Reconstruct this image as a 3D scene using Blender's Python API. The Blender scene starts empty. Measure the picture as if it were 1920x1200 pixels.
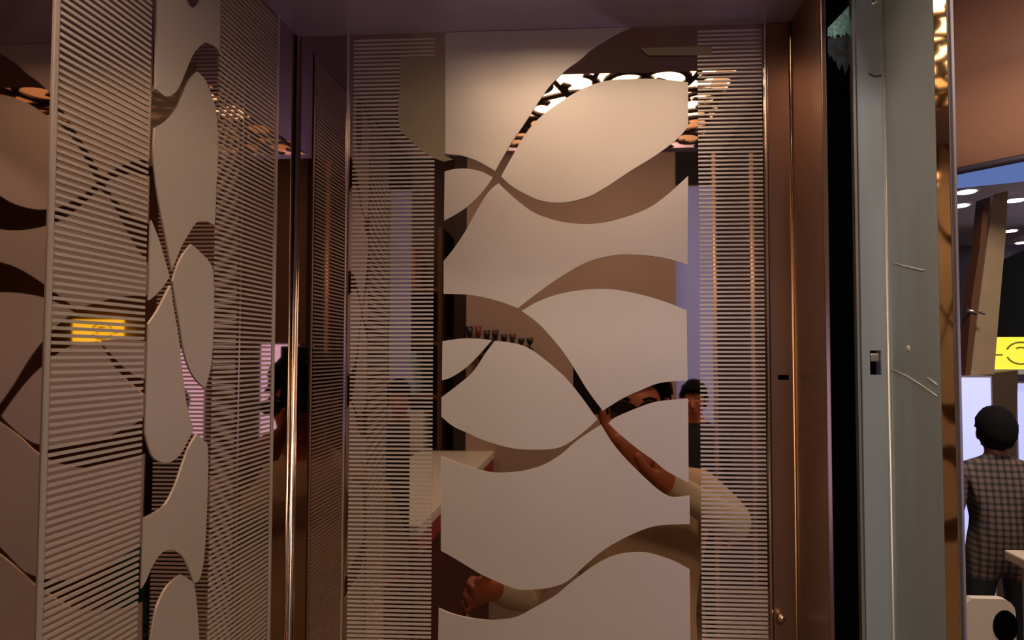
import bpy, bmesh, math, random
from mathutils import Vector, Matrix, Euler
from mathutils.geometry import tessellate_polygon
random.seed(7)
R = math.radians
scene = bpy.context.scene
COL = scene.collection

# ------------------------------------------------------------------ camera
F, CX, CY = 1100.0, 1055.0, 628.0            # focal length / principal point in 1920x1200 pixels
CAMZ = 1.75
cam_d = bpy.data.cameras.new('camera')
cam = bpy.data.objects.new('camera', cam_d); COL.objects.link(cam)
cam.location = (0, 0, CAMZ)
cam.rotation_euler = (R(90 + 1.9), 0, R(2.9))
cam_d.sensor_fit = 'HORIZONTAL'; cam_d.sensor_width = 36.0
cam_d.lens = 36.0 * F / 1920
cam_d.shift_x = (960 - CX) / 1920
cam_d.shift_y = (CY - 600) / 1920
cam_d.clip_start = 0.004
scene.camera = cam
CAMR = Euler(cam.rotation_euler).to_matrix()

# ------------------------------------------------------------------ world and exposure
w = bpy.data.worlds.new('hall_ambient'); scene.world = w; w.use_nodes = True
w.node_tree.nodes['Background'].inputs[0].default_value = (1.0, 0.86, 0.74, 1)
w.node_tree.nodes['Background'].inputs[1].default_value = 0.02
vs = scene.view_settings
vs.view_transform = 'Standard'; vs.look = 'None'; vs.gamma = 1; vs.use_curve_mapping = False
vs.exposure = 0.15
CABIN_LIGHT = 8.4
scene.cycles.max_bounces = 14
scene.cycles.glossy_bounces = 8

def hall_lamp(loc, power, size=0.5, col=(1.0, 0.84, 0.70)):
    d = bpy.data.lights.new('hall_lamp', 'AREA'); d.energy = power; d.size = size; d.color = col
    o = bpy.data.objects.new('hall_lamp', d); COL.objects.link(o); o.location = loc
    return o
hall_lamp((0.2, -1.6, 3.45), 35)
hall_lamp((-1.6, -2.0, 3.45), 15)
hall_lamp((2.3, -1.9, 3.45), 30, col=(1.0, 0.84, 0.74))
hall_lamp((2.1, 2.1, 3.45), 42)
hall_lamp((1.7, 1.6, 4.1), 40, col=(1.0, 0.86, 0.74))
pl = bpy.data.lights.new('canopy_fill', 'POINT'); pl.energy = 12; pl.shadow_soft_size = .12; pl.color = (.92, .88, 1.0)  # fill light added to brighten the canopy, kept out of view
po = bpy.data.objects.new('canopy_fill', pl); COL.objects.link(po); po.location = (4.3, 4.3, 2.3)

# ------------------------------------------------------------------ geometry of the cabin
D = 0.62                                      # distance camera - back wall
def ray(px, py):
    return CAMR @ Vector(((px - CX) / F, (CY - py) / F, -1.0))
def on_y(px, py, Y=D):
    d = ray(px, py); return Vector((0, 0, CAMZ)) + d * (Y / d.y)
def on_x(px, py, X):
    d = ray(px, py); return Vector((0, 0, CAMZ)) + d * (X / d.x)
XL = on_y(549, 665).x
XR = on_y(1489, 665).x
ZC = on_y(1050, 55).z                         # ceiling height
U_ = D / F
YF = 0.227                                    # front edge of the cabin
def bx_(px, Y=D): return on_y(px, 665, Y).x
def ly_(px): return on_x(px, 665, XL).y

# ------------------------------------------------------------------ materials
def lin(c):
    return tuple(((v / 255) / 12.92 if v / 255 <= .04045 else ((v / 255 + .055) / 1.055) ** 2.4) for v in c)
MATS = {}
def mat(name, rgb, rough=.5, metal=0.0, emit=0.0, noise=0.0, nscale=20.0, spec=.5, bump=0.0, bscale=200, stretch=None, ec=None):
    if name in MATS: return MATS[name]
    m = bpy.data.materials.new(name); m.use_nodes = True
    nt = m.node_tree; b = nt.nodes['Principled BSDF']
    c = lin(rgb)
    b.inputs['Base Color'].default_value = (*c, 1)
    b.inputs['Roughness'].default_value = rough
    b.inputs['Metallic'].default_value = metal
    b.inputs['Specular IOR Level'].default_value = spec
    tc = None
    def coord(scale):
        t = nt.nodes.new('ShaderNodeTexCoord'); mp = nt.nodes.new('ShaderNodeMapping')
        nt.links.new(t.outputs['Object'], mp.inputs[0])
        if stretch: mp.inputs['Scale'].default_value = stretch
        n = nt.nodes.new('ShaderNodeTexNoise'); n.inputs['Scale'].default_value = scale; n.inputs['Detail'].default_value = 4
        nt.links.new(mp.outputs[0], n.inputs['Vector']); return n
    if noise:
        n = coord(nscale); rp = nt.nodes.new('ShaderNodeValToRGB')
        rp.color_ramp.elements[0].position = .3; rp.color_ramp.elements[1].position = .7
        rp.color_ramp.elements[0].color = (*[v * (1 - noise) for v in c], 1)
        rp.color_ramp.elements[1].color = (*[min(1, v * (1 + noise)) for v in c], 1)
        nt.links.new(n.outputs['Fac'], rp.inputs[0]); nt.links.new(rp.outputs[0], b.inputs['Base Color'])
    if bump:
        n2 = coord(bscale); bp = nt.nodes.new('ShaderNodeBump'); bp.inputs['Strength'].default_value = bump
        bp.inputs['Distance'].default_value = .002
        nt.links.new(n2.outputs['Fac'], bp.inputs['Height']); nt.links.new(bp.outputs[0], b.inputs['Normal'])
    if emit:
        b.inputs['Emission Color'].default_value = (*(lin(ec) if ec else c), 1)
        b.inputs['Emission Strength'].default_value = emit
    MATS[name] = m; return m

M_MIRROR = mat('bronze_mirror_steel', (170, 146, 130), rough=.02, metal=1)
M_FROST = mat('etched_satin_steel', (206, 194, 182), rough=.44, metal=.62, noise=.03, nscale=6)
M_CHROME = mat('polished_trim', (232, 222, 212), rough=.18, metal=1)
M_CEIL = mat('ceiling_plate', (184, 176, 212), rough=.30, metal=.5)
M_GALV = mat('galvanised_steel', (156, 164, 172), rough=.50, metal=.3, noise=.10, nscale=7, stretch=(6, 6, .6))
M_BLACK = mat('black_painted_steel', (5, 5, 7), rough=1.0, spec=.02)
M_BRASS = mat('polished_brass', (214, 176, 128), rough=.05, metal=1)

# ------------------------------------------------------------------ object helpers
def link(name, me, m=None, parent=None):
    o = bpy.data.objects.new(name, me); COL.objects.link(o)
    if m is not None and not me.materials: me.materials.append(m)
    if parent is not None: o.parent = parent
    return o
def from_bm(name, bm, m=None, parent=None, smooth=False):
    bmesh.ops.recalc_face_normals(bm, faces=bm.faces)
    me = bpy.data.meshes.new(name); bm.to_mesh(me); bm.free()
    if smooth:
        for p in me.polygons: p.use_smooth = True
    return link(name, me, m, parent)
def tag(o, label=None, cat=None, group=None, kind=None):
    if label: o['label'] = label
    if cat: o['category'] = cat
    if group: o['group'] = group
    if kind: o['kind'] = kind
    return o
def empty(name, loc=(0, 0, 0), rz=0, label=None, cat=None, group=None):
    o = bpy.data.objects.new(name, None); COL.objects.link(o); o.location = loc; o.rotation_euler = (0, 0, rz)
    o.empty_display_size = .05
    return tag(o, label, cat, group)
def add_box(bm, lo, hi, bevel=0.0):
    x0, y0, z0 = lo; x1, y1, z1 = hi
    v = [bm.verts.new(p) for p in ((x0, y0, z0), (x1, y0, z0), (x1, y1, z0), (x0, y1, z0), (x0, y0, z1), (x1, y0, z1), (x1, y1, z1), (x0, y1, z1))]
    fs = [bm.faces.new([v[i] for i in f]) for f in ((0, 3, 2, 1), (4, 5, 6, 7), (0, 1, 5, 4), (1, 2, 6, 5), (2, 3, 7, 6), (3, 0, 4, 7))]
    if bevel:
        es = list({e for f in fs for e in f.edges})
        bmesh.ops.bevel(bm, geom=es, offset=bevel, segments=2, affect='EDGES', profile=.5)
def box(name, lo, hi, m, parent=None, bevel=0.0):
    bm = bmesh.new(); add_box(bm, lo, hi, bevel); return from_bm(name, bm, m, parent)
def add_prism(bm, pts, off):
    """planar polygon (3-D points) extruded by the vector off"""
    a = [bm.verts.new(p) for p in pts]; b = [bm.verts.new(Vector(p) + Vector(off)) for p in pts]
    for tri in tessellate_polygon([[Vector(p) for p in pts]]):
        try:
            bm.faces.new([a[i] for i in tri]); bm.faces.new([b[i] for i in reversed(tri)])
        except ValueError: pass
    n = len(pts)
    for i in range(n):
        j = (i + 1) % n
        bm.faces.new((a[i], a[j], b[j], b[i]))
def prism(name, pts, off, m, parent=None):
    bm = bmesh.new(); add_prism(bm, pts, off); return from_bm(name, bm, m, parent)
def add_tube(bm, pts, r, n=10, cap=True):
    rings = []
    pts = [Vector(p) for p in pts]
    for i, p in enumerate(pts):
        t = (pts[min(i + 1, len(pts) - 1)] - pts[max(i - 1, 0)]).normalized()
        a = t.cross(Vector((0, 0, 1)) if abs(t.z) < .9 else Vector((1, 0, 0))).normalized(); b = t.cross(a)
        rr = r[i] if isinstance(r, (list, tuple)) else r
        rings.append([bm.verts.new(p + (a * math.cos(k * 2 * math.pi / n) + b * math.sin(k * 2 * math.pi / n)) * rr) for k in range(n)])
    for q, s in zip(rings, rings[1:]):
        for k in range(n): bm.faces.new((q[k], q[(k + 1) % n], s[(k + 1) % n], s[k]))
    if cap: bm.faces.new(rings[0]); bm.faces.new(list(reversed(rings[-1])))
def tube(name, pts, r, m, parent=None, n=10):
    bm = bmesh.new(); add_tube(bm, pts, r, n); return from_bm(name, bm, m, parent, smooth=True)
def ellipsoid(name, c, s, m, parent=None, u=14, v=10):
    bm = bmesh.new(); bmesh.ops.create_uvsphere(bm, u_segments=u, v_segments=v, radius=1)
    bmesh.ops.transform(bm, matrix=Matrix.Translation(c) @ Matrix.Diagonal((*s, 1)), verts=bm.verts)
    return from_bm(name, bm, m, parent, smooth=True)
def disc(name, c, r, h, m, parent=None, n=24):
    bm = bmesh.new(); add_tube(bm, [Vector(c), Vector(c) + Vector((0, 0, h))], r, n); return from_bm(name, bm, m, parent)
def spline(pts, sub=5):
    """open Catmull-Rom through 2-D pixel points"""
    out = []
    for i in range(len(pts) - 1):
        p0 = pts[max(i - 1, 0)]; p1 = pts[i]; p2 = pts[i + 1]; p3 = pts[min(i + 2, len(pts) - 1)]
        for k in range(sub):
            t = k / sub
            out.append(tuple(.5 * ((2 * p1[j]) + (-p0[j] + p2[j]) * t + (2 * p0[j] - 5 * p1[j] + 4 * p2[j] - p3[j]) * t * t + (-p0[j] + 3 * p1[j] - 3 * p2[j] + p3[j]) * t ** 3) for j in (0, 1)))
    out.append(pts[-1]); return out

# ================================================================== SETTING: the lift cabin
ZF = 0.0                                      # cabin floor
HZ = -0.2                                     # hall floor
wb = box('wall_back', (XL, D, ZF), (XR, D + .012, ZC), M_MIRROR); tag(wb, 'polished bronze steel back wall of the lift cabin with etched waves', kind='structure')
wl = box('wall_left', (XL - .012, YF - .02, ZF), (XL, D + .012, ZC), M_MIRROR); tag(wl, 'polished bronze steel left wall of the lift cabin with etched leaves', kind='structure')
YR = on_x(1548, 665, XR).y
wr = box('wall_right', (XR, YR, ZF), (XR + .004, D + .012, ZC), mat('bronze_satin', (146, 112, 94), rough=.30, metal=.78)); tag(wr, 'narrow bronze steel return beside the door opening', kind='structure')

# ceiling plate with a rectangular opening for the light
OX0, OX1, OY0, OY1 = -.150, .178, .248, .518
bm = bmesh.new()
add_box(bm, (XL - .012, YF, ZC), (XR + .012, OY0, ZC + .008)); add_box(bm, (XL - .012, OY1, ZC), (XR + .012, D + .012, ZC + .008))
add_box(bm, (XL - .012, OY0, ZC), (OX0, OY1, ZC + .008)); add_box(bm, (OX1, OY0, ZC), (XR + .012, OY1, ZC + .008))
ce = from_bm('ceiling', bm, M_CEIL); tag(ce, 'dark polished ceiling plate of the lift cabin', kind='structure')
fl = box('floor', (XL - .3, -.75, HZ), (XR + .3, D + .3, ZF), mat('plinth_laminate', (96, 84, 74), rough=.5, noise=.15, nscale=30)); tag(fl, 'raised floor plinth under the lift cabin', kind='structure')

box('corner_panel', (bx_(1445), D - .0012, ZF), (XR - .0002, D - .0001, ZC - .0005), mat('bronze_satin', (0, 0, 0)), wb)
# etched pieces of the back wall ------------------------------------------------
TH = .0009
def piece_back(pts, name='etched_panel'):
    P = []
    for x, y in pts:
        p = on_y(x, y); p.z = min(p.z, ZC - .0004); P.append(p)
    return prism(name, P, (0, -TH, 0), M_FROST, wb)
LFT = [(834, 57), (835, 290)]
S = spline
cross_up = [(929, 321), (942, 297), (962, 264), (987, 227), (1027, 167), (1060, 133), (1087, 113), (1113, 90), (1150, 67), (1185, 50)]
piece_back([(835, 50), (835, 288)] + S([(836, 289), (865, 292), (895, 302), (929, 321)])[1:-1] + S(cross_up))
piece_back(S([(940, 331), (957, 300), (982, 257), (1010, 223), (1050, 193), (1087, 170), (1133, 153), (1183, 149), (1233, 149), (1290, 155)]) +
           S([(1290, 238), (1267, 263), (1227, 293), (1183, 320), (1133, 353), (1100, 370), (1057, 380), (1017, 377), (983, 363), (957, 347), (940, 331)])[:-1])
piece_back(S([(834, 322), (855, 317), (880, 317), (905, 323), (924, 333)]) + S([(924, 333), (905, 360), (880, 385), (855, 402), (833, 414)])[1:])
piece_back(S([(832, 490), (852, 465), (872, 435), (897, 390), (918, 358), (935, 344)]) +
           S([(935, 344), (965, 372), (1000, 398), (1040, 413), (1085, 420), (1130, 418), (1180, 405), (1220, 388), (1255, 362), (1290, 330)])[1:] +
           S([(1289, 497), (1250, 485), (1200, 478), (1150, 479), (1100, 492), (1050, 520), (1010, 548), (971, 578)]) +
           S([(971, 578), (940, 566), (900, 556), (870, 552), (832, 551)])[1:])
piece_back(S([(978, 583), (1010, 565), (1050, 551), (1100, 543), (1150, 543), (1200, 552), (1250, 567), (1287, 582)]) +
           S([(1289, 713), (1237, 718), (1200, 732), (1167, 747), (1130, 770)]) + S([(1130, 770), (1100, 729), (1070, 680), (1043, 643), (1010, 607), (978, 583)])[1:-1])
piece_back(S([(1141, 794), (1153, 783), (1200, 763), (1233, 753), (1290, 747)]) + S([(1291, 905), (1250, 883), (1227, 864), (1200, 845), (1167, 818), (1141, 794)])[:-1])
piece_back(S([(830, 640), (863, 635), (897, 635), (922, 638)]) + S([(922, 638), (897, 667), (873, 690), (847, 707), (829, 713)])[1:])
piece_back(S([(828, 745), (857, 723), (887, 697), (910, 663), (928, 639)]) +
           S([(928, 639), (955, 642), (983, 649), (1010, 665), (1043, 692), (1063, 711), (1087, 740), (1120, 786)])[1:] +
           S([(1120, 786), (1100, 805), (1067, 830), (1043, 840), (1010, 843), (960, 840), (907, 825), (880, 813), (850, 799), (828, 781)])[1:])
piece_back(S([(827, 855), (863, 869), (900, 881), (933, 886), (977, 883), (1017, 872), (1050, 853), (1083, 825), (1127, 796)]) +
           S([(1127, 796), (1147, 828), (1167, 853), (1190, 877), (1217, 903), (1240, 922), (1262, 932), (1293, 929)])[1:] +
           S([(1293, 982), (1243, 984), (1213, 990), (1173, 1007), (1133, 1030), (1100, 1057), (1067, 1087), (1043, 1098), (1010, 1104), (967, 1103), (910, 1080), (880, 1063), (847, 1043), (827, 1032)]))
piece_back(S([(823, 1140), (847, 1150), (880, 1158), (913, 1162), (933, 1162), (967, 1157), (1000, 1140), (1040, 1117), (1073, 1090), (1117, 1058), (1150, 1042), (1183, 1036), (1217, 1037), (1260, 1050), (1293, 1067)]) +
           S([(1297, 1480), (1220, 1500), (1130, 1560), (1040, 1620), (960, 1640), (880, 1610), (815, 1560)]))
piece_back(S([(814, 1620), (880, 1680), (960, 1710), (1050, 1680), (1140, 1620), (1220, 1570), (1298, 1555)]) + [(1310, 3500), (780, 3500)])

def stripes(name, parent, lo, hi, axis, pitch, duty, zmax):
    bm = bmesh.new(); z = ZF + .004
    while z < zmax - pitch:
        if axis == 'back': add_box(bm, (lo, D - TH, z), (hi, D, z + pitch * duty))
        else: add_box(bm, (XL, lo, z), (XL + TH, hi, z + pitch * duty))
        z += pitch
    return tag(from_bm(name, bm, M_FROST, parent), 'band of fine horizontal etched lines', kind='stuff')
PITCH = 7.95 * U_
stripes('stripe_band', wb, bx_(657), bx_(812), 'back', PITCH, .44, ZC)
stripes('stripe_band', wb, bx_(1312), bx_(1434), 'back', PITCH, .44, ZC)
stripes('stripe_band', wl, ly_(93), ly_(268), 'left', PITCH, .46, ZC)
stripes('stripe_band', wl, ly_(399), ly_(507), 'left', PITCH, .44, ZC)

# etched leaves of the left wall -------------------------------------------------
def piece_left(pts):
    P = []
    for x, y in pts:
        p = on_x(x, y, XL); p.z = min(p.z, ZC - .0004); P.append(p)
    return prism('etched_panel', P, (TH, 0, 0), M_FROST, wl)
piece_left([(294, -160), (345, -160)] + S([(345, -8), (352, 8), (360, 15), (369, 8), (376, -8)]) + [(376, -160), (414, -160)] +
           S([(413, 99), (403, 88), (390, 81), (377, 83), (360, 103), (347, 133), (337, 157), (327, 173), (310, 181), (291, 167)]))
piece_left(S([(321, 506), (310, 447), (301, 400), (293, 350), (287, 290), (289, 240)]) + S([(289, 240), (310, 227), (330, 203), (341, 177), (353, 150), (368, 134)])[1:] +
           S([(368, 134), (383, 150), (393, 173), (403, 207), (408, 267), (405, 333), (401, 423)])[1:] + S([(401, 423), (385, 415), (367, 417), (353, 437), (337, 465), (321, 506)])[1:-1])
piece_left(S([(282, 413), (297, 452), (308, 490), (316, 518)]) + S([(316, 518), (307, 533), (292, 551), (278, 563)])[1:])
piece_left(S([(357, 458), (340, 480), (328, 508), (323, 527)]) + S([(323, 527), (328, 563), (337, 616), (343, 655), (353, 689), (367, 713), (383, 728)])[1:] +
           S([(383, 728), (393, 690), (398, 633), (400, 567), (398, 510), (390, 490), (373, 472), (357, 458)])[1:-1])
piece_left(S([(277, 607), (295, 580), (318, 535)]) + S([(318, 535), (323, 573), (333, 633), (338, 683), (343, 720), (349, 762), (361, 806)])[1:] +
           S([(361, 806), (350, 827), (336, 852), (318, 866), (300, 866), (283, 853), (271, 812)])[1:])
piece_left(S([(368, 813), (353, 838), (340, 873), (327, 910), (310, 943), (290, 960), (268, 971)]) +
           S([(264, 1103), (273, 1086), (283, 1063), (300, 1038), (320, 1031), (340, 1043), (353, 1067), (363, 1094)]) +
           S([(363, 1094), (374, 1082), (382, 1033), (387, 933), (388, 842), (380, 826), (368, 813)])[1:-1])
piece_left(S([(337, 1077), (317, 1093), (300, 1120), (287, 1160), (276, 1240), (268, 1340)]) + S([(380, 1330), (372, 1200), (364, 1105), (353, 1087), (337, 1077)])[:-1])
piece_left(S([(262, 1410), (290, 1440), (320, 1420), (378, 1390)]) + [(370, 2900), (240, 3300)])

fpm = mat('tan_film', (160, 142, 112), rough=.5)
_b = fpm.node_tree.nodes['Principled BSDF']; _b.inputs['Alpha'].default_value = .55
t_ = prism('tan_film', [on_y(x, y, D - .0012) for x, y in [(750, 107), (831, 106), (834, 112), (834, 292), (850, 299), (832, 303), (812, 296), (790, 282), (768, 262), (750, 245), (746, 215), (749, 160)]], (0, -.0002, 0), fpm)
tag(t_, 'strip of tan protective film left on the striped back panel', 'film')
t_ = prism('tan_film', [on_y(x, y, D - .0012) for x, y in [(1200, 90), (1300, 87), (1334, 87), (1335, 103), (1290, 104), (1215, 104)]], (0, -.0002, 0), fpm)
tag(t_, 'short cream film scrap under the ceiling, right of centre', 'film')
# trims ----------------------------------------------------------------------------
def vtrim(name, x, y, r, m=M_CHROME, z1=None):
    o = tube(name, [(x, y, ZF), (x, y, (z1 or ZC))], r, m, n=16); return tag(o, kind='structure')
tag(vtrim('trim_1', XL + .0021, D - .0021, .0021), 'bright rounded corner trim between the left and back walls')
tag(box('trim_2', (bx_(645), D - .003, ZF), (bx_(649.5), D, ZC), M_CHROME, bevel=.0008), 'slim polished vertical trim left of the striped back panel', kind='structure')
tag(box('trim_3', (bx_(1438), D - .003, ZF), (bx_(1442.5), D, ZC), M_CHROME, bevel=.0008), 'slim polished vertical trim right of the striped back panel', kind='structure')
tag(vtrim('trim_4', XR - .0012, D - .0012, .0012, mat('corner_bead', (190, 150, 110), rough=.3, metal=1)), 'thin bronze corner bead beside the door return')
tag(box('trim_5', (XR - .0012, YR - .003, ZF), (XR + .0035, YR, ZC), mat('return_edge', (150, 118, 100), rough=.25, metal=1), bevel=.0008), 'polished front edge of the door return', kind='structure')
tag(box('trim_6', (XL, ly_(83), ZF), (XL + .0012, ly_(91), ZC), mat('satin_edge', (196, 184, 172), rough=.4, metal=.6)), 'light vertical edge line of the left wall panel', kind='structure')
tag(box('trim_7', (XL, ly_(510), ZF), (XL + .0012, ly_(513), ZC), M_FROST), 'thin light line beside the left wall corner', kind='structure')

# ceiling light --------------------------------------------------------------------
RCS = .055                                    # depth of the light recess
cl = empty('ceiling_light', ((OX0 + OX1) / 2, (OY0 + OY1) / 2, ZC), label='glowing ceiling light behind dark curled arabesque fretwork', cat='ceiling light')
cxl, cyl = (OX0 + OX1) / 2, (OY0 + OY1) / 2
hw, hd = (OX1 - OX0) / 2, (OY1 - OY0) / 2
bm = bmesh.new(); e = .004
add_box(bm, (-hw - e, -hd - e, .008), (-hw, hd + e, RCS)); add_box(bm, (hw, -hd - e, .008), (hw + e, hd + e, RCS))
add_box(bm, (-hw, -hd - e, .008), (hw, -hd, RCS)); add_box(bm, (-hw, hd, .008), (hw, hd + e, RCS))
from_bm('housing', bm, mat('light_housing_tan', (180, 156, 128), rough=.6), cl)
box('diffuser', (-hw - e, -hd - e, RCS), (hw + e, hd + e, RCS + .006), mat('light_diffuser', (255, 236, 214), rough=.6, emit=CABIN_LIGHT, ec=(255, 230, 200)), cl)
M_FRET = mat('fretwork_dark', (52, 34, 30), rough=.35, metal=.4)
def scroll_mesh(turns, r0, r1, w0, w1, flip):
    bm = bmesh.new(); n = 26; prev = None
    for i in range(n + 1):
        t = i / n; a = turns * 2 * math.pi * t * flip; r = r0 + (r1 - r0) * t; wd = w0 + (w1 - w0) * t
        c, s = math.cos(a), math.sin(a)
        q = [bm.verts.new(((r - wd) * c, (r - wd) * s, z)) for z in (0, .003)] + [bm.verts.new(((r + wd) * c, (r + wd) * s, z)) for z in (.003, 0)]
        if prev:
            for k in range(4): bm.faces.new((prev[k], prev[(k + 1) % 4], q[(k + 1) % 4], q[k]))
        else: bm.faces.new(q)
        prev = q
    bm.faces.new(list(reversed(prev)))
    bmesh.ops.recalc_face_normals(bm, faces=bm.faces)
    me = bpy.data.meshes.new('scroll'); bm.to_mesh(me); bm.free(); me.materials.append(M_FRET); return me
SM = [scroll_mesh(1.15, .040, .010, .0032, .0062, 1), scroll_mesh(1.15, .040, .010, .0032, .0062, -1), scroll_mesh(.7, .046, .020, .0030, .0050, 1), scroll_mesh(.8, .034, .014, .0035, .0060, -1)]
k = 0
for i in range(6):
    for j in range(4):
        x = -hw + hw * 2 * (i + .5) / 6 + random.uniform(-.008, .008); y = -hd + hd * 2 * (j + .5) / 4 + random.uniform(-.008, .008)
        o = link('scroll', SM[(i + j * 2 + k) % 4], None, cl); o.location = (x, y, .001); o.rotation_euler = (0, 0, random.uniform(0, 6.28)); k += 1
bm = bmesh.new()
for i in range(7):                                     # flowing bars joining the scrolls
    x0 = -hw + hw * 2 * i / 6
    pts = [(x0 + .012 * math.sin(t * 9 + i), -hd + 2 * hd * t, .003) for t in [q / 12 for q in range(13)]]
    add_tube(bm, pts, .0034, 6)
for j in range(3):
    y0 = -hd + hd * 2 * (j + 1) / 4
    add_tube(bm, [(-hw + 2 * hw * t, y0 + .012 * math.sin(t * 14 + j), .003) for t in [q / 16 for q in range(17)]], .0034, 6)
from_bm('fret_bars', bm, M_FRET, cl)

# small white clip at the end of the header
tag(box('ceiling_clip', (on_y(1531, 57, .60).x, .598, on_y(1535, 70, .60).z), (on_y(1536, 57, .60).x, .602, on_y(1535, 48, .60).z), mat('white_clip', (190, 195, 190), rough=.4), bevel=.0008), 'tiny pale clip under the ceiling at the door return', 'clip')
# ceiling plate carrying on over the doorway
dark = mat('header_dark', (26, 24, 30), rough=.35, metal=.4)
tag(prism('trim_8', [(XR + .0005, D + .012, ZC + .012), (XR + .0005, .56, ZC + .012), (.32, .56, ZC + .10), (.32, D + .012, ZC + .10)], (0, 0, .01), dark), 'dark sloping edge of the door header', kind='structure')

# ================================================================== DOOR SIDE: black panel, galvanised jamb, brass edge
YJ = .565
XJ = on_y(1667, 665, YJ).x
jz = 2.135
bp = box('shaft_panel', (on_y(1540, 665, YJ + .02).x, YJ + .018, HZ), (on_y(1607, 665, YJ + .02).x, YJ + .026, jz), M_BLACK)
tag(bp, 'black panel in the gap between the cabin and the steel jamb', 'panel')
fm = mat('shaft_glimpse', (160, 226, 214), rough=.45, noise=.45, nscale=300)  # mottled patch standing for the shaft ceiling glimpsed through the gap
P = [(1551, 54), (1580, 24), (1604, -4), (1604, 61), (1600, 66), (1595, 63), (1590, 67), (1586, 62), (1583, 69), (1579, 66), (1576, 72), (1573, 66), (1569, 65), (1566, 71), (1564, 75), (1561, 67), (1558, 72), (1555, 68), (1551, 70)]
ff = prism('shaft_glimpse', [on_y(x, y, YJ + .018) for x, y in P], (0, -.0012, 0), fm)
tag(ff, 'pale green mottled patch standing for the shaft ceiling above the black panel', 'film')
P = [(1551, 72), (1563, 69), (1578, 69), (1590, 66), (1604, 65), (1605, 118), (1602, 112), (1599, 121), (1595, 128), (1592, 119), (1588, 131), (1584, 140), (1581, 126), (1577, 122), (1574, 133), (1570, 127), (1566, 112), (1563, 118), (1559, 104), (1556, 109), (1552, 99)]
prism('dark_mottle', [on_y(x, y, YJ + .018) for x, y in P], (0, -.0006, 0), mat('dark_mottle', (44, 52, 62), rough=.5, noise=.9, nscale=160), ff)  # ragged dark mottled patch below the pale one

jamb = empty('door_jamb', (XJ, YJ, HZ), label='grey galvanised steel door jamb with a small latch slot', cat='door jamb')
def jpart(name, lo, hi, m, bevel=0.0):
    o = box(name, tuple(a - b for a, b in zip(lo, (XJ, YJ, HZ))), tuple(a - b for a, b in zip(hi, (XJ, YJ, HZ))), m, jamb, bevel); return o
xj0 = on_y(1616, 665, YJ).x
slot = on_y(1642, 680, YJ); sw, sh = .0052, .0115
# front leaf with a real cut-out for the latch slot
bm = bmesh.new(); a = (XJ, YJ, HZ)
for lo, hi in (((xj0, YJ, HZ), (slot.x - sw, YJ + .003, jz)), ((slot.x + sw, YJ, HZ), (XJ, YJ + .003, jz)),
               ((slot.x - sw, YJ, HZ), (slot.x + sw, YJ + .003, slot.z - sh)), ((slot.x - sw, YJ, slot.z + sh), (slot.x + sw, YJ + .003, jz))):
    add_box(bm, tuple(p - q for p, q in zip(lo, a)), tuple(p - q for p, q in zip(hi, a)))
from_bm('front_leaf', bm, M_GALV, jamb)
box('slot_recess', (slot.x - sw - XJ, .010, slot.z - sh - HZ), (slot.x + sw - XJ, .013, slot.z + sh - HZ), M_BLACK, jamb)
box('latch_tongue', (slot.x - sw * .75 - XJ, .001, slot.z + .001 - HZ), (slot.x + sw * .75 - XJ, .010, slot.z + sh * .75 - HZ), mat('latch_zinc', (170, 168, 160), rough=.3, metal=.6), jamb, bevel=.0012)
yj1 = on_x(1762, 665, XJ).y
jpart('side_leaf', (XJ, yj1, HZ), (XJ + .003, YJ + .003, jz), mat('galvanised_side', (168, 176, 178), rough=.42, metal=.35, noise=.10, nscale=6, stretch=(6, 6, .7)))
tube('fold_edge', [(-.0012, -.0012, 0), (-.0012, -.0012, jz - HZ)], .0014, mat('fold_highlight', (205, 200, 192), rough=.35, metal=.6), jamb)  # paler tube puts the corner highlight into the colour of the fold
jpart('edge_lip', (on_y(1606, 665, YJ).x, YJ - .002, HZ), (on_y(1611, 665, YJ).x, YJ + .004, jz), mat('lip_bright', (170, 166, 160), rough=.35, metal=.7))
# dark grease marks and scratches with their own shape
# unseen header box, added to shade the top of the jamb
tag(box('shade_box', (XR + .03, .36, 2.14), (.62, YJ + .03, 2.26), mat('header_dark', (0, 0, 0))), 'unseen dark header box added to shade the top of the jamb', kind='structure')
def mark(pts, r, m, parent, org, Y):
    P = [on_y(x, y, Y) - Vector(org) for x, y in spline(pts, 4)]
    return tube('scratch_mark', P, r, m, parent, n=6)
M_MARK = mat('grease_mark', (50, 44, 42), rough=.6)
mark([(1629, 138), (1640, 143), (1652, 141), (1664, 135), (1676, 137), (1690, 140)], .0006, M_MARK, jamb, (XJ, YJ, HZ), YJ - .0004)
for pts in ([(1676, 493), (1700, 500), (1733, 507)], [(1672, 692), (1700, 705), (1730, 724), (1757, 743)], [(1738, 708), (1750, 716), (1757, 722)]):
    P = [on_x(x, y, XJ - .0003) - Vector((XJ, YJ, HZ)) for x, y in pts]
    tube('scratch_mark', P, .0007, mat('bright_scratch', (190, 186, 176), rough=.4), jamb, n=6)
p = on_x(1703, 654, XJ)
ellipsoid('bright_stud', p - Vector((XJ, YJ, HZ)), (.0012, .0030, .0030), mat('stud', (210, 208, 200), rough=.3, metal=.3), jamb)
# screw at the top of the jamb
ellipsoid('screw_head', on_y(1639, 6, YJ) - Vector((XJ, YJ, HZ)), (.003, .0015, .003), M_CHROME, jamb)

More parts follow.
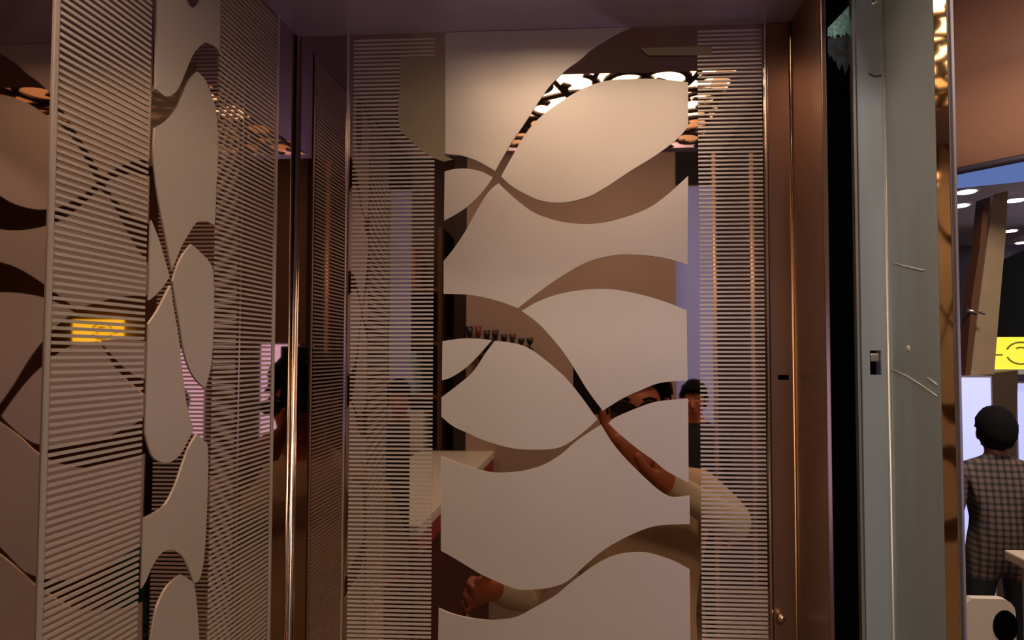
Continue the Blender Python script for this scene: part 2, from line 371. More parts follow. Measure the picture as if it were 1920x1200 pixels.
sdir = Vector((.53, -.85, 0)).normalized(); snor = Vector((.85, .53, 0)).normalized()
A0 = Vector((XJ + .0002, yj1 - .001, 0)); dd = ray(1788, 665); tt = dd.x / dd.y      # end of the strip
Ls = (tt * A0.y - A0.x) / (sdir.x - tt * sdir.y)
A1 = A0 + sdir * Ls; yb1 = A1.y
br = prism('brass_door_edge', [Vector((q.x, q.y, HZ)) for q in (A0, A1, A1 + snor * .003, A0 + snor * .003)], (0, 0, jz - HZ), M_BRASS); tag(br, 'polished brass strip along the open landing door', 'door edge')
ge = box('door_post', (A1.x + .0004, yb1 - .006, HZ), (on_y(1801, 665, yb1 - .006).x, yb1 - .0006, jz), mat('lavender_grey_post', (150, 142, 148), rough=.3, metal=.6), bevel=.0015)
tag(ge, 'slim grey rounded post at the outer end of the brass strip', 'post')

# marks and hardware on the return panels
M_SCR = mat('dark_scratch', (30, 20, 18), rough=.6)
mr = empty('film_seams', (0, 0, 0), label='dark creased film seams crossing the bronze corner by the door', cat='film seam')
for pts in ([(1457, 397), (1472, 385), (1482, 374), (1488, 366)], [(1455, 428), (1470, 426), (1481, 421), (1488, 412)], [(1480, 352), (1480, 395), (1481, 440)]):
    tube('seam', [on_y(x, y, D - .0005) for x, y in spline(pts, 4)], .0005, M_SCR, mr, n=6)
lt = box('latch_plate', (on_y(1457, 707).x, D - .0012, on_y(1467, 713).z), (on_y(1479, 707).x, D - .0002, on_y(1467, 702).z), mat('latch_dark', (22, 24, 22), rough=.4), bevel=.0004)
tag(lt, 'small black latch plate on the bronze strip beside the door', 'latch')
kn = tube('strip_knob', [on_y(1463, 1157, D), on_y(1465, 1159, D - .006), on_y(1467, 1160, D - .011)], [.003, .0045, .002], mat('knob_brass', (225, 205, 180), rough=.2, metal=1), n=12)  # small knob fixed to the bronze strip
tag(kn, 'small bright knob low on the bronze strip', 'stud')

# ================================================================== HALL SHELL
M_CARPET = mat('mottled_floor', (150, 124, 104), rough=.4, noise=.55, nscale=26)
hf = box('floor', (-5, -5.2, HZ - .05), (6.5, 6.8, HZ), M_CARPET); tag(hf, 'mottled tan floor of the exhibition hall', kind='structure')
hc = box('ceiling', (-5, -5.2, 4.3), (6.5, 6.8, 4.35), mat('hall_ceiling', (170, 158, 160), rough=.7)); tag(hc, 'pale hall ceiling with downlights', kind='structure')
M_TAN = mat('booth_tan', (178, 156, 142), rough=.6, noise=.05, nscale=2)
M_DBROWN = mat('booth_brown', (84, 56, 44), rough=.6, noise=.15, nscale=4)
tag(box('wall_behind', (-.92, -3.12, HZ), (.60, -3.0, 3.3), M_TAN), 'plain tan booth wall behind the photographer', kind='structure')
tag(box('wall_shelves', (-3.2, -3.45, HZ), (-.95, -3.35, 3.3), M_DBROWN), 'dark brown booth wall behind the shelves', kind='structure')
tag(box('wall_stand', (1.65, -3.45, HZ), (5.0, -3.35, 3.4), mat('stand_brown', (116, 88, 70), rough=.6)), 'brown exhibition stand wall with light boxes', kind='structure')
tag(box('wall_alcove', (1.0, -3.9, HZ), (1.64, -3.8, 3.3), M_DBROWN), 'brown alcove wall beside the blue light panel', kind='structure')
tag(box('wall_far', (-4.9, 6.6, HZ), (6.4, 6.7, 4.3), mat('far_wall', (110, 104, 128), rough=.7)), 'far lavender grey hall wall', kind='structure')
tag(box('wall_side', (6.3, -5, HZ), (6.4, 6.6, 4.3), mat('side_wall', (120, 100, 92), rough=.7)), 'brown side wall of the hall', kind='structure')

def lightbox(name, lo, hi, rgb, strength, label, cat='light box', group=None):
    t = empty(name, ((lo[0] + hi[0]) / 2, (lo[1] + hi[1]) / 2, lo[2]), label=label, cat=cat, group=group)
    c = t.location; q = lambda p: tuple(a - b for a, b in zip(p, c))
    box('frame', q(lo), q(hi), mat('lightbox_frame', (170, 165, 175), rough=.4, metal=.5), t)
    fr = .012; front = hi[1] + .001 if lo[1] < 0 else lo[1] - .004
    box('panel', q((lo[0] + fr, front, lo[2] + fr)), q((hi[0] - fr, front + .003, hi[2] - fr)), mat('lightbox_%d_%d_%d_%g' % (*rgb, strength), rgb, rough=.5, emit=strength), t)
    return t
LB = 'lavender light boxes behind the camera'
lightbox('light_box', (1.66, -3.34, .50), (1.98, -3.28, 1.84), (190, 184, 255), 5.5, 'lavender light box on the brown stand, nearer the tan wall')
lightbox('light_box', (2.42, -3.34, .50), (2.72, -3.28, 1.80), (190, 184, 255), 5.5, 'lavender light box on the brown stand below the yellow sign')
lightbox('light_box', (.62, -3.34, .95), (.95, -3.28, 3.05), (140, 146, 206), .8, 'tall blue light panel beside the tan booth wall')

def sign(name, lo, hi, face, label, rot=0, glow=.75):
    t = empty(name, ((lo[0] + hi[0]) / 2, (lo[1] + hi[1]) / 2, lo[2]), rz=rot, label=label, cat='sign')
    w2 = (hi[0] - lo[0]) / 2; h = hi[2] - lo[2]
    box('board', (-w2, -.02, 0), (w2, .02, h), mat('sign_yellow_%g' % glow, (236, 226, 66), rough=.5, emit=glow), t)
    f = -1 if face == 'front' else 1
    y = f * .0215
    mk = mat('sign_mark', (150, 142, 40), rough=.6)
    for r, a0, a1 in ((h * .34, .35, 2.8), (h * .34, 3.5, 5.95), (h * .18, -.6, 2.2)):
        tube('emblem_arc', [(-w2 * .25 + r * 1.3 * math.cos(a0 + (a1 - a0) * i / 12), y, h / 2 + r * math.sin(a0 + (a1 - a0) * i / 12)) for i in range(13)], h * .028, mk, t, n=6)
    for k in (0,):
        box('text_line', (-w2 * .95, y - .001, h * (.42 + .16 * k)), (-w2 * .72, y + .001, h * (.47 + .16 * k)), mk, t)
    box('base_rail', (-w2 - .01, -.03, -h * .16), (w2 + .01, .03, -.001), mat('sign_rail', (196, 196, 190), rough=.5), t)
    return t
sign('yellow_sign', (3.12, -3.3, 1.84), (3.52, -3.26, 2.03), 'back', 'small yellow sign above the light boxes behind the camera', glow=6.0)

# ================================================================== HALL BEHIND THE CAMERA
# counter with white top and red band
ct = empty('counter', (-.98, -2.08, HZ), label='white topped counter with a red edge band', cat='counter')
box('worktop', (-.27, -.92, 1.20), (.27, .92, 1.25), mat('counter_white', (226, 222, 206), rough=.4), ct, bevel=.006)
box('edge_band', (-.265, -.915, 1.12), (.265, .915, 1.198), mat('counter_red', (150, 40, 44), rough=.4), ct)
box('body', (-.24, -.89, 0), (.24, .89, 1.118), mat('counter_maroon', (74, 24, 28), rough=.5), ct)
# shelf unit with boxes
sh = empty('shelf_unit', (-1.75, -3.2, HZ), label='dark wooden shelf unit against the brown booth wall', cat='shelf')
M_SHW = mat('shelf_wood', (92, 62, 44), rough=.5, noise=.2, nscale=12, stretch=(1, 1, 8))
for x in (-.62, .6): box('side_panel', (x, -.13, 0), (x + .03, .13, 2.9), M_SHW, sh)
shelf_z = [.3, .75, 1.2, 1.62, 2.02, 2.42]
for z in shelf_z: box('shelf_board', (-.59, -.13, z), (.6, .13, z + .025), M_SHW, sh)
cols = [((46, 70, 104), 'blue'), ((190, 150, 92), 'tan'), ((150, 60, 50), 'red'), ((200, 196, 190), 'white'), ((60, 44, 40), 'dark brown'), ((120, 150, 170), 'pale blue')]
place = ['on the bottom shelf', 'on the second shelf up', 'on the third shelf up', 'on the fourth shelf up', 'on the fifth shelf up', 'on the top shelf']
for zi, z in enumerate(shelf_z):
    x = -.55; order = cols[:]; random.shuffle(order)
    for rgb, nm in order:
        wd = random.uniform(.12, .19); hh = random.uniform(.2, .33)
        if x + wd > .58: break
        b = empty('display_box', (-1.75 + x + wd / 2, -3.2, HZ + z + .0255), label='%s display box %s of the wooden unit' % (nm, place[zi]), cat='box', group='display boxes on the shelf unit')
        box('carton', (-wd / 2, -.09, 0), (wd / 2, .09, hh), mat('box_' + nm.replace(' ', '_'), rgb, rough=.5), b, bevel=.004)
        box('front_label', (-wd * .35, .0905, hh * .3), (wd * .35, .092, hh * .62), mat('box_label', (206, 190, 166), rough=.6), b)
        x += wd + .015
# banner left of the tan wall
bn = empty('hanging_banner', (-1.56, -2.85, 1.5), label='pale blue white banner hanging before the shelves', cat='banner')
box('cloth', (-.09, -.004, 0), (.09, .004, .95), mat('banner_cloth', (146, 144, 150), rough=.7), bn)
tube('rod', [(-.12, 0, .96), (.12, 0, .96)], .012, M_CHROME, bn)
for s in (-1, 1): tube('cord', [(s * .1, 0, .96), (s * .1, 0, 2.1)], .003, mat('cord', (60, 56, 54), rough=.7), bn, n=6)
# wall shelf with dark trophies
ws = empty('wall_shelf', (-.70, -2.93, 1.74), label='narrow shelf fixed to the tan booth wall', cat='shelf')
box('board', (-.20, -.065, 0), (.30, .065, .02), M_SHW, ws)
for x in (-.12, .2): box('bracket', (x, -.055, -.09), (x + .015, .05, -.001), M_SHW, ws)
tw = ['tall black', 'red', 'black square', 'slim dark', 'short black', 'small brown', 'low black', 'smallest dark']
for i, nm in enumerate(tw):
    h = .19 - i * .014 + (.015 if i % 2 else 0); x = -.88 + i * .062
    col = (120, 44, 36) if 'red' in nm else ((70, 46, 38) if 'brown' in nm else (26, 22, 24))
    t = empty('trophy', (x, -2.93, 1.7605), label='%s trophy on the narrow wall shelf' % nm, cat='trophy', group='trophies on the wall shelf')
    mm = mat('trophy_%d' % col[0], col, rough=.35)
    box('plinth', (-.024, -.024, 0), (.024, .024, h * .3), mm, t); tube('stem', [(0, 0, h * .3), (0, 0, h * .55)], .008, mm, t, n=8)
    tube('cup', [(0, 0, h * .5), (0, 0, h * .7), (0, 0, h)], [.008, .022, .026], mm, t, n=12)
# dark column between wall and shelves
tag(box('booth_column', (-1.02, -3.16, HZ), (-.925, -3.02, 3.3), mat('column_dark', (44, 28, 24), rough=.5), bevel=.006), 'dark brown booth column left of the tan wall', 'column')
# copper lit posts
for x, lb in ((.69, 'nearer the tan wall'), (.90, 'further from the tan wall')):
    t = empty('copper_post', (x, -2.1, HZ), label='slim copper post %s behind the photographer' % lb, cat='post')
    tube('shaft', [(0, 0, .02), (0, 0, 3.1)], .011, mat('copper', (206, 160, 124), rough=.35, metal=.6), t); disc('base', (0, 0, 0), .07, .02, mat('copper', (0, 0, 0)), t)
# teal suitcase
sc = empty('suitcase', (2.5, -2.9, HZ), label='teal suitcase standing before the light boxes', cat='suitcase')
box('shell', (-.24, -.12, .04), (.24, .12, .52), mat('teal_shell', (40, 120, 118), rough=.4), sc, bevel=.03)
for x in (-.18, .18):
    tube('wheel', [(x, -.02, .021), (x, .02, .021)], .02, M_BLACK, sc)
tube('handle', [(-.08, 0, .5), (-.08, 0, .68), (.08, 0, .68), (.08, 0, .5)], .008, M_BLACK, sc)

# ================================================================== HALL TO THE RIGHT (seen directly)
def at(px, py, Y): return on_y(px, py, Y)
# curved soffit
sf = bmesh.new(); n = 20; ring = []
for i in range(n + 1):
    a = R(200) + R(140) * i / n
    ring.append((4.0 + 2.3 * math.cos(a), 5.15 + 2.3 * math.sin(a)))
zb = at(1850, 298, 3.45).z
soff = empty('soffit', (4.0, 3.0, zb), label='big curved brown soffit hanging over the stand', cat='soffit')
bmf = bmesh.new()
lo = [bmf.verts.new((x - 4.0, y - 3.0, 0)) for x, y in ring]; hi = [bmf.verts.new((x - 4.0, y - 3.0, 4.29 - zb)) for x, y in ring]
for i in range(n): bmf.faces.new((lo[i], lo[i + 1], hi[i + 1], hi[i]))
g = from_bm('fascia', bmf, mat('soffit_brown', (186, 134, 108), rough=.4), soff, smooth=True)
md = g.modifiers.new('thick', 'SOLIDIFY'); md.thickness = .04
tube('bottom_edge', [(x - 4.0, y - 3.0, 0) for x, y in ring], .022, mat('soffit_edge', (50, 40, 52), rough=.5), soff)
tube('light_strip', [(x - 4.0, y - 3.0 - .04, at(1850, 75, 3.45).z - zb) for x, y in ring[6:14]], .012, mat('strip_light', (255, 236, 214), emit=2.0), soff)
# stand canopy with a blue lit front band and downlights
zs = 2.92
stc = empty('stand_canopy', (3.5, 4.5, zs), label='grey lavender canopy with a blue lit front band over the stand', cat='canopy')
C_ = Vector((3.5, 4.5, zs))
prism('deck', [Vector(p) - C_ for p in ((2.0, 4.49, zs), (4.6, 3.36, zs), (5.5, 4.2, zs), (5.5, 6.5, zs), (2.3, 6.5, zs))], (0, 0, .03), mat('canopy_grey', (176, 166, 184), rough=.6), stc)
prism('blue_band', [Vector(p) - C_ for p in ((2.0, 4.484, zs), (4.6, 3.354, zs), (4.6, 3.334, zs), (2.0, 4.464, zs))], (0, 0, .40), mat('cove_blue', (112, 140, 210), rough=.5, emit=.5), stc)
for i, (px, py) in enumerate(((1812, 357), (1903, 373), (1893, 431), (1822, 463), (1917, 453), (1800, 383))):
    d = ray(px, py); p = Vector((0, 0, CAMZ)) + d * ((zs - CAMZ) / d.z)
    if p.y > 6.3 or p.y < 3.9: p = Vector((2.7 + .4 * i, 5.2, zs))
    t = empty('downlight', (p.x, p.y, zs - .012), label=['round downlight in the canopy by the grey post', 'largest round downlight right of the slanted posts', 'round downlight between posts and black board', 'small downlight low behind the slanted posts', 'downlight at the right end over the black board', 'small downlight hidden close to the grey post'][i], cat='downlight', group='downlights in the stand canopy')
    disc('ring', (0, 0, 0), .075, .011, mat('downlight_ring', (220, 220, 220), rough=.4), t)
    disc('lamp', (0, 0, -.004), .058, .003, mat('downlight_lamp', (255, 246, 236), emit=9), t)
# slanted posts
def plank(name, pts, Y, th, m, label, cat='post'):
    P = [at(x, y, Y) for x, y in pts]
    base = Vector((P[-1].x, Y, min(p.z for p in P)))
    t = empty(name, base, label=label, cat=cat)
    prism('board', [p - base for p in P], (0, th, 0), m, t)
    return t
M_POST = mat('post_tan', (150, 128, 100), rough=.5, noise=.08, nscale=6)
M_POSTD = mat('post_brown', (88, 54, 34), rough=.5)
t = plank('slanted_post', [(1863, 364), (1890, 358), (1886, 440), (1872, 600), (1864, 702), (1820, 703), (1832, 600), (1853, 440)], 4.0, .10, M_POST, 'wide tan slanted post leaning beside the yellow sign')
t = plank('slanted_post', [(1845, 372), (1857, 369), (1846, 470), (1830, 600), (1818, 703.5), (1810, 703.5), (1822, 560), (1836, 470)], 3.9, .08, M_POSTD, 'narrow brown slanted post left of the wide tan one')
tube('tie_bar', [at(1812, 581, 3.89) - t.location, at(1846, 588, 3.89) - t.location], .010, M_CHROME, t)
lowp = plank('post_base', [(1861, 700), (1909, 694), (1903, 900), (1898, 1200), (1848, 1200), (1852, 900)], 4.3, .12, mat('post_base_brown', (80, 62, 48), rough=.5), 'dark brown pedestal below the yellow sign', 'pedestal')
# black board
P0 = at(1880, 500, 5.0); P1 = at(2080, 500, 5.0)
bb = prism('black_board', [at(1884, 487, 5.0), at(1935, 462, 5.0), at(2100, 448, 5.0), at(2100, 640, 5.0), at(1868, 640, 5.0)], (0, .06, 0), mat('board_black', (8, 8, 10), rough=.8, spec=.2)); tag(bb, 'large black board above the yellow sign', 'board')
p0, p1 = at(1857, 692, 4.6), at(2000, 632, 4.6)
sg = sign('yellow_sign', (p0.x, 4.58, p0.z), (p1.x, 4.62, p1.z), 'front', 'bright yellow sign with round dark emblem beside the slanted posts')
# light boxes
a0, a1 = at(1800, 1180, 3.88), at(1860, 704.5, 3.88)
lightbox('light_box', (a0.x - .12, 3.88, HZ), (a1.x, 4.12, a1.z), (188, 194, 255), .72, 'lavender light box behind the man in the checked shirt')
a0, a1 = at(1908, 880, 4.75), at(1960, 716, 4.75)
lightbox('light_box', (a0.x, 4.75, a0.z), (a1.x + .2, 4.8, a1.z), (188, 194, 255), .7, 'lavender light box at the right edge behind the man')
# display counter right of the man
p = at(1882, 1030, 3.0)
dc = empty('display_counter', (p.x + .5, 2.66, HZ), label='tan display counter with grey glass top at the right edge', cat='counter')
box('body', (-.45, -.3, 0), (.5, .3, p.z - HZ - .05), mat('counter_tan', (176, 150, 130), rough=.45), dc, bevel=.01)
box('counter_top', (-.5, -.34, p.z - HZ - .048), (.52, .34, p.z - HZ), mat('counter_beige', (206, 182, 160), rough=.4), dc, bevel=.008)
for k, z in enumerate((.10, .16)):
    box('glass_tray', (-.42, -.28, p.z - HZ + .002 + k * .14), (.45, .28, p.z - HZ + .014 + k * .14), mat('glass_grey', (130, 150, 170), rough=.1), dc)
for x in (-.4, .42): box('tray_leg', (x, -.02, p.z - HZ + .001), (x + .02, .02, p.z - HZ + .14), M_CHROME, dc)
# chair with rounded back
q0, q1 = at(1812, 1122, 2.3), at(1906, 1210, 2.3)
wc = (q1.x - q0.x); xc = (q0.x + q1.x) / 2
ch = empty('chair', (xc, 2.3, HZ), label='cream moulded chair with dark cut-out in its back', cat='chair')
zt = q0.z - HZ; zs_ = .47
M_CH = mat('chair_cream', (196, 180, 160), rough=.4)
pts = [(-wc / 2, 0, zs_), (wc / 2, 0, zs_), (wc / 2, 0, zt - .05)] + [(wc / 2 - .05 + .05 * math.cos(a), 0, zt - .05 + .05 * math.sin(a)) for a in (R(22), R(45), R(68), R(90))] + [(-wc / 2 + .02, 0, zt), (-wc / 2, 0, zt - .02)]
prism('backrest', pts, (0, .03, 0), M_CH, ch)
hole = [(wc * .28 + .045 * math.cos(a), -.002, zt - .10 + .06 * math.sin(a)) for a in [R(20 * i) for i in range(18)]]
prism('cut_out', hole, (0, .034, 0), M_BLACK, ch)
box('seat', (-wc / 2, .0, zs_ - .04), (wc / 2, .42, zs_ - .001), M_CH, ch, bevel=.01)
for x in (-wc / 2 + .03, wc / 2 - .03):
    for y in (.04, .38): tube('leg', [(x, y, zs_ - .041), (x * 1.08, y * 1.02, 0)], [.014, .010], M_CHROME, ch)

# ================================================================== PEOPLE
def person(name, label, loc, rz, J, zones_mats, hair_m, hair_long=0.0, glasses=False, hem=None):
    """J: dict joint -> (x,y,z,r); edges from SKEL; zones choose a material per body segment"""
    t = empty(name, loc, rz, label=label, cat='person')
    keys = list(J); idx = {k: i for i, k in enumerate(keys)}
    edges = []
    for a, b, z in SKEL(J): edges.append((a, b, z))
    me = bpy.data.meshes.new('body_cage')
    me.from_pydata([J[k][:3] for k in keys], [(idx[a], idx[b]) for a, b, z in edges], [])
    tmp = bpy.data.objects.new('body_cage', me); COL.objects.link(tmp)
    sk = tmp.modifiers.new('skin', 'SKIN'); sk.use_smooth_shade = True
    for k in keys:
        v = me.skin_vertices[0].data[idx[k]]; r = J[k][3]
        v.radius = (r, r) if not isinstance(r, tuple) else r
        v.use_root = (k == 'pelvis')
    ss = tmp.modifiers.new('sub', 'SUBSURF'); ss.levels = 2; ss.render_levels = 2
    dg = bpy.context.evaluated_depsgraph_get(); dg.update()
    nm = bpy.data.meshes.new_from_object(tmp.evaluated_get(dg))
    bpy.data.objects.remove(tmp)
    if hem:
        bq = bmesh.new(); bq.from_mesh(nm)
        bmesh.ops.bisect_plane(bq, geom=bq.verts[:] + bq.edges[:] + bq.faces[:], plane_co=(0, 0, hem), plane_no=(0, 0, 1))
        bq.to_mesh(nm); bq.free()
    names = list(zones_mats); nm.materials.clear()
    for k in names: nm.materials.append(zones_mats[k])
    segs = [(Vector(J[a][:3]), Vector(J[b][:3]), names.index(z)) for a, b, z in edges]
    for p in nm.polygons:
        c = p.center; best = 9; bi = 0
        for a, b, z in segs:
            ab = b - a; tt = max(0, min(1, (c - a).dot(ab) / ab.length_squared)); d = (a + ab * tt - c).length
            if d < best: best, bi = d, z
        if hem and names[bi] == 'trousers' and c.z > hem: bi = names.index('shirt')
        elif hem and names[bi] == 'shirt' and c.z < hem: bi = names.index('trousers')
        p.material_index = bi; p.use_smooth = True
    link('body', nm, None, t)
    # face and hair, head looks along +y
    h = Vector(J['head'][:3]); sk_m = zones_mats['skin']
    bmh = bmesh.new(); bmesh.ops.create_uvsphere(bmh, u_segments=24, v_segments=16, radius=1)
    bmesh.ops.transform(bmh, matrix=Matrix.Translation(h + Vector((0, -.012, .028))) @ Matrix.Diagonal((.088, .108, .112, 1)), verts=bmh.verts)
    dele = [v for v in bmh.verts if (v.co.z < h.z + .055 - hair_long * 0 and v.co.y > h.y + .035) or v.co.z < h.z - .055 - hair_long or (v.co.y > h.y + .01 and v.co.z < h.z + .02)]
    bmesh.ops.delete(bmh, geom=dele, context='VERTS')
    for v in bmh.verts: v.co += (v.co - h).normalized() * (random.uniform(.0, .010) + .004)
    ho = from_bm('hair', bmh, hair_m, t, smooth=True)
    md = ho.modifiers.new('thick', 'SOLIDIFY'); md.thickness = .012
    for s in (-1, 1):
        ey = ellipsoid('eye', h + Vector((s * .031, .079, .004)), (.012, .007, .0055), mat('eye_white', (225, 220, 212), rough=.3), t, 10, 8)
        ellipsoid('iris', h + Vector((s * .031, .0855, .004)), (.0055, .003, .0055), M_BLACK, ey, 8, 6)
        tube('eyebrow', [h + Vector((s * .015, .087, .022)), h + Vector((s * .032, .086, .027)), h + Vector((s * .048, .076, .022))], .004, hair_m, t, n=6)
        ellipsoid('ear', h + Vector((s * .083, -.005, -.005)), (.010, .018, .030), sk_m, t, 10, 8)
    bm = bmesh.new(); add_tube(bm, [h + Vector((0, .080, .012)), h + Vector((0, .095, -.012)), h + Vector((0, .104, -.030)), h + Vector((0, .085, -.040))], [.006, .010, .015, .010], 8)
    from_bm('nose', bm, sk_m, t, smooth=True)
    tube('mouth', [h + Vector((-.026, .074, -.064)), h + Vector((0, .084, -.066)), h + Vector((.026, .074, -.064))], [.003, .0065, .003], mat('lips', (140, 72, 62), rough=.4), t, n=8)
    if glasses:
        gl = mat('glasses_black', (12, 11, 12), rough=.2)
        for s in (-1, 1):
            c = h + Vector((s * .033, .096, .002))
            tube('glasses_rim', [c + Vector((.026 * math.cos(a), 0, .018 * math.sin(a))) for a in [i * math.pi / 8 for i in range(17)]], .003, gl, t, n=6)
            ellipsoid('glasses_lens', c + Vector((0, .001, 0)), (.025, .001, .017), mat('lens_tint', (24, 18, 16), rough=.08), t, 14, 8)
            tube('glasses_temple', [c + Vector((s * .026, 0, .004)), h + Vector((s * .086, .02, .008)), h + Vector((s * .086, -.02, .0))], .0025, gl, t, n=6)
        tube('glasses_bridge', [h + Vector((-.008, .098, .006)), h + Vector((.008, .098, .006))], .003, gl, t, n=6)
    return t

def SKEL(J):
    E = [('pelvis', 'waist', 'shirt'), ('waist', 'chest', 'shirt'), ('chest', 'neck', 'shirt'), ('neck', 'jaw', 'skin'), ('jaw', 'head', 'skin'), ('head', 'crown', 'skin')]
    for s in ('l', 'r'):
        E += [('chest', s + 'shoulder', 'shirt'), (s + 'shoulder', s + 'elbow', 'shirt'), (s + 'elbow', s + 'wrist', 'sleeve'), (s + 'wrist', s + 'palm', 'skin'),
              ('pelvis', s + 'hip', 'trousers'), (s + 'hip', s + 'knee', 'trousers'), (s + 'knee', s + 'ankle', 'trousers'), (s + 'ankle', s + 'toe', 'shoe')]
        for f in ('thumb', 'index', 'middle', 'ring', 'little'):
            if s + f + '1' in J: E += [(s + 'palm' if f != 'thumb' else s + 'wrist', s + f + '1', 'skin'), (s + f + '1', s + f + '2', 'skin'), (s + f + '2', s + f + '3', 'skin')]
    return E

def joints(H=1.72, larm=None, rarm=None, lean=0.0, headoff=(0, 0)):
    k = H / 1.72
    J = {'pelvis': (0, 0, .94, .125), 'waist': (0, lean * .3, 1.10, .125), 'chest': (0, lean * .8, 1.30, .135), 'neck': (0, lean + .0, 1.475, .050),
         'jaw': (headoff[0], lean + .022 + headoff[1], 1.535, .058), 'head': (headoff[0], lean + .012 + headoff[1], 1.600, .080), 'crown': (headoff[0], lean + .004 + headoff[1], 1.665, .062)}
    for s, sx in (('l', -1), ('r', 1)):
        arm = larm if s == 'l' else rarm
        J[s + 'shoulder'] = (sx * .175, lean * .9, 1.385, .062)
        if arm is None:
            arm = [(sx * .235, lean * .8 - .01, 1.10), (sx * .245, lean * .8 + .05, .86), (sx * .242, lean * .8 + .07, .79)]
        J[s + 'elbow'] = (*arm[0], .044); J[s + 'wrist'] = (*arm[1], .030); J[s + 'palm'] = (*arm[2], .028)
        w_, p_ = Vector(arm[1]), Vector(arm[2]); d = (p_ - w_).normalized()
        side = arm[3] if len(arm) > 3 else Vector((0, 1, 0)); side = (Vector(side) - d * d.dot(Vector(side))).normalized()
        cur = d.cross(side) * (arm[4] if len(arm) > 4 else -sx)
        for q, (f, ln) in enumerate((('index', .072), ('middle', .080), ('ring', .074), ('little', .058))):
            o = side * (.030 - q * .020)
            J[s + f + '1'] = (*(p_ + d * .036 + o), .0095); J[s + f + '2'] = (*(p_ + d * (.036 + ln * .5) + o + cur * .010), .0088); J[s + f + '3'] = (*(p_ + d * (.036 + ln * .82) + o + cur * .032), .0078)
        J[s + 'thumb1'] = (*(w_ + d * .035 + side * .036), .0115); J[s + 'thumb2'] = (*(w_ + d * .068 + side * .054 + cur * .006), .0105); J[s + 'thumb3'] = (*(w_ + d * .096 + side * .056 + cur * .016), .0090)
        J[s + 'hip'] = (sx * .095, 0, .88, .095); J[s + 'knee'] = (sx * .105, .02, .50, .060); J[s + 'ankle'] = (sx * .11, -.01, .09, .044); J[s + 'toe'] = (sx * .125, .15, .035, .034)
    return {n: (v[0] * k, v[1] * k, v[2] * k, v[3] * k) for n, v in J.items()}

SKIN = mat('skin_brown', (186, 112, 76), rough=.5)
HAIR = mat('hair_black', (14, 11, 10), rough=.9, spec=.15)
BLK = mat('trousers_black', (18, 18, 20), rough=.7)
SHOE = mat('shoe_dark', (30, 24, 22), rough=.5)

# the photographer (seen only in the mirrors): root at his feet, faces the back wall
px_, py_ = .105, -.27
rarm = [(.235 / 1.0, .12, 1.33), (.045, .205, 1.46), (-.035, .216, 1.535), Vector((-.4, .9, .2)), -1]
larm = [(-.27, .02, 1.12), (-.325, .19, 1.22), (-.345, .262, 1.235), Vector((.2, 0, 1)), 1]
J = joints(1.74, larm, rarm)
person('person', 'man in cream shirt holding up a phone, mirrored in the cabin walls', (px_, py_, ZF), 0, J,
       {'skin': SKIN, 'shirt': mat('shirt_cream', (206, 184, 150), rough=.8, noise=.06, nscale=14), 'sleeve': mat('sleeve_cream', (222, 212, 186), rough=.8), 'trousers': mat('trousers_brown', (70, 50, 40), rough=.8), 'shoe': SHOE}, HAIR, glasses=True, hem=.80)
# his phone, lens beside the camera position
ph = empty('smartphone', (-.003, -.016, 1.622), label='black smartphone held up by the man in cream', cat='phone')
box('case', (-.038, -.004, 0), (.038, .004, .146), mat('phone_black', (10, 10, 12), rough=.25), ph, bevel=.003)
box('screen', (-.034, -.0052, .006), (.034, -.0041, .140), mat('phone_screen', (60, 56, 60), rough=.1, emit=.15), ph)
for z in (.128, .110): tube('lens', [(-.022, .0041, z), (-.022, .0052, z)], .006, mat('lens_glass', (30, 34, 44), rough=.05), ph, n=14)

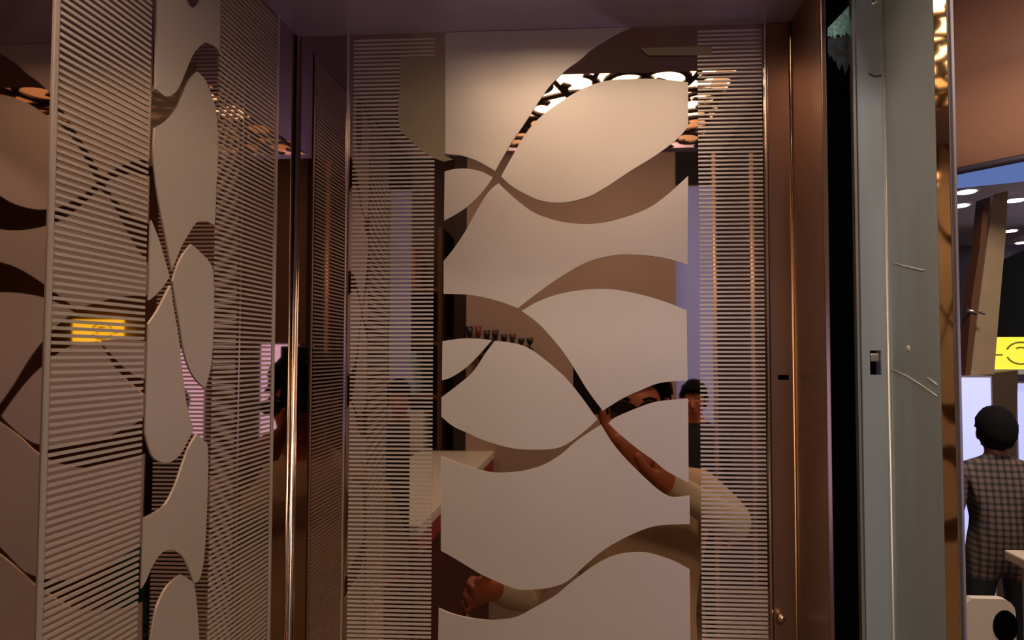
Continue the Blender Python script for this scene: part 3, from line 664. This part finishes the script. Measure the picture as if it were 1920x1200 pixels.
# man in checked shirt with his back to us
def plaid():
    m = bpy.data.materials.new('checked_shirt'); m.use_nodes = True; nt = m.node_tree; b = nt.nodes['Principled BSDF']; b.inputs['Roughness'].default_value = .8
    tc = nt.nodes.new('ShaderNodeTexCoord'); sx = nt.nodes.new('ShaderNodeSeparateXYZ'); nt.links.new(tc.outputs['Object'], sx.inputs[0])
    outs = []
    for ax, sc_ in (('X', 190.0), ('Z', 190.0)):
        mu = nt.nodes.new('ShaderNodeMath'); mu.operation = 'MULTIPLY'; mu.inputs[1].default_value = sc_; nt.links.new(sx.outputs[ax], mu.inputs[0])
        si = nt.nodes.new('ShaderNodeMath'); si.operation = 'SINE'; nt.links.new(mu.outputs[0], si.inputs[0])
        gt = nt.nodes.new('ShaderNodeMath'); gt.operation = 'GREATER_THAN'; gt.inputs[1].default_value = .25; nt.links.new(si.outputs[0], gt.inputs[0]); outs.append(gt)
    ad = nt.nodes.new('ShaderNodeMath'); ad.operation = 'ADD'; nt.links.new(outs[0].outputs[0], ad.inputs[0]); nt.links.new(outs[1].outputs[0], ad.inputs[1])
    dv = nt.nodes.new('ShaderNodeMath'); dv.operation = 'DIVIDE'; dv.inputs[1].default_value = 2; nt.links.new(ad.outputs[0], dv.inputs[0])
    rp = nt.nodes.new('ShaderNodeValToRGB'); rp.color_ramp.elements[0].color = (*lin((98, 80, 72)), 1); rp.color_ramp.elements[1].color = (*lin((26, 22, 24)), 1)
    e_ = rp.color_ramp.elements.new(.5); e_.color = (*lin((64, 50, 46)), 1)
    nt.links.new(dv.outputs[0], rp.inputs[0]); nt.links.new(rp.outputs[0], b.inputs['Base Color']); return m
PL = plaid()
hp = at(1866, 768, 3.3)
Hm = (hp.z - HZ) * 1.72 / 1.735
k = Hm / 1.72
J = joints(Hm, None, [(.30, .02, 1.12), (.28, .20, .96), (.265, .27, .94), Vector((0, 0, 1)), 1])
person('person', 'man in brown checked shirt and black trousers seen from behind', (hp.x, 3.3, HZ), R(-8), J, {'skin': mat('skin_dark', (120, 74, 54), rough=.5), 'shirt': PL, 'sleeve': PL, 'trousers': BLK, 'shoe': SHOE}, HAIR, hair_long=.03, hem=.80 * k)
# visitor in black by the blue light panel
J = joints(1.76)
person('person', 'visitor in dark navy clothes standing before the blue light panel', (.68, -2.75, HZ), R(15), J, {'skin': SKIN, 'shirt': mat('shirt_navy', (22, 24, 34), rough=.8), 'sleeve': mat('shirt_navy', (0, 0, 0)), 'trousers': BLK, 'shoe': SHOE}, HAIR, hem=.86)
J = joints(1.72)
person('person', 'visitor in black shirt standing between the two light boxes', (2.2, -2.6, HZ), R(-20), J, {'skin': SKIN, 'shirt': mat('shirt_black', (18, 16, 18), rough=.8), 'sleeve': mat('shirt_black', (0, 0, 0)), 'trousers': BLK, 'shoe': SHOE}, HAIR, hem=.86)
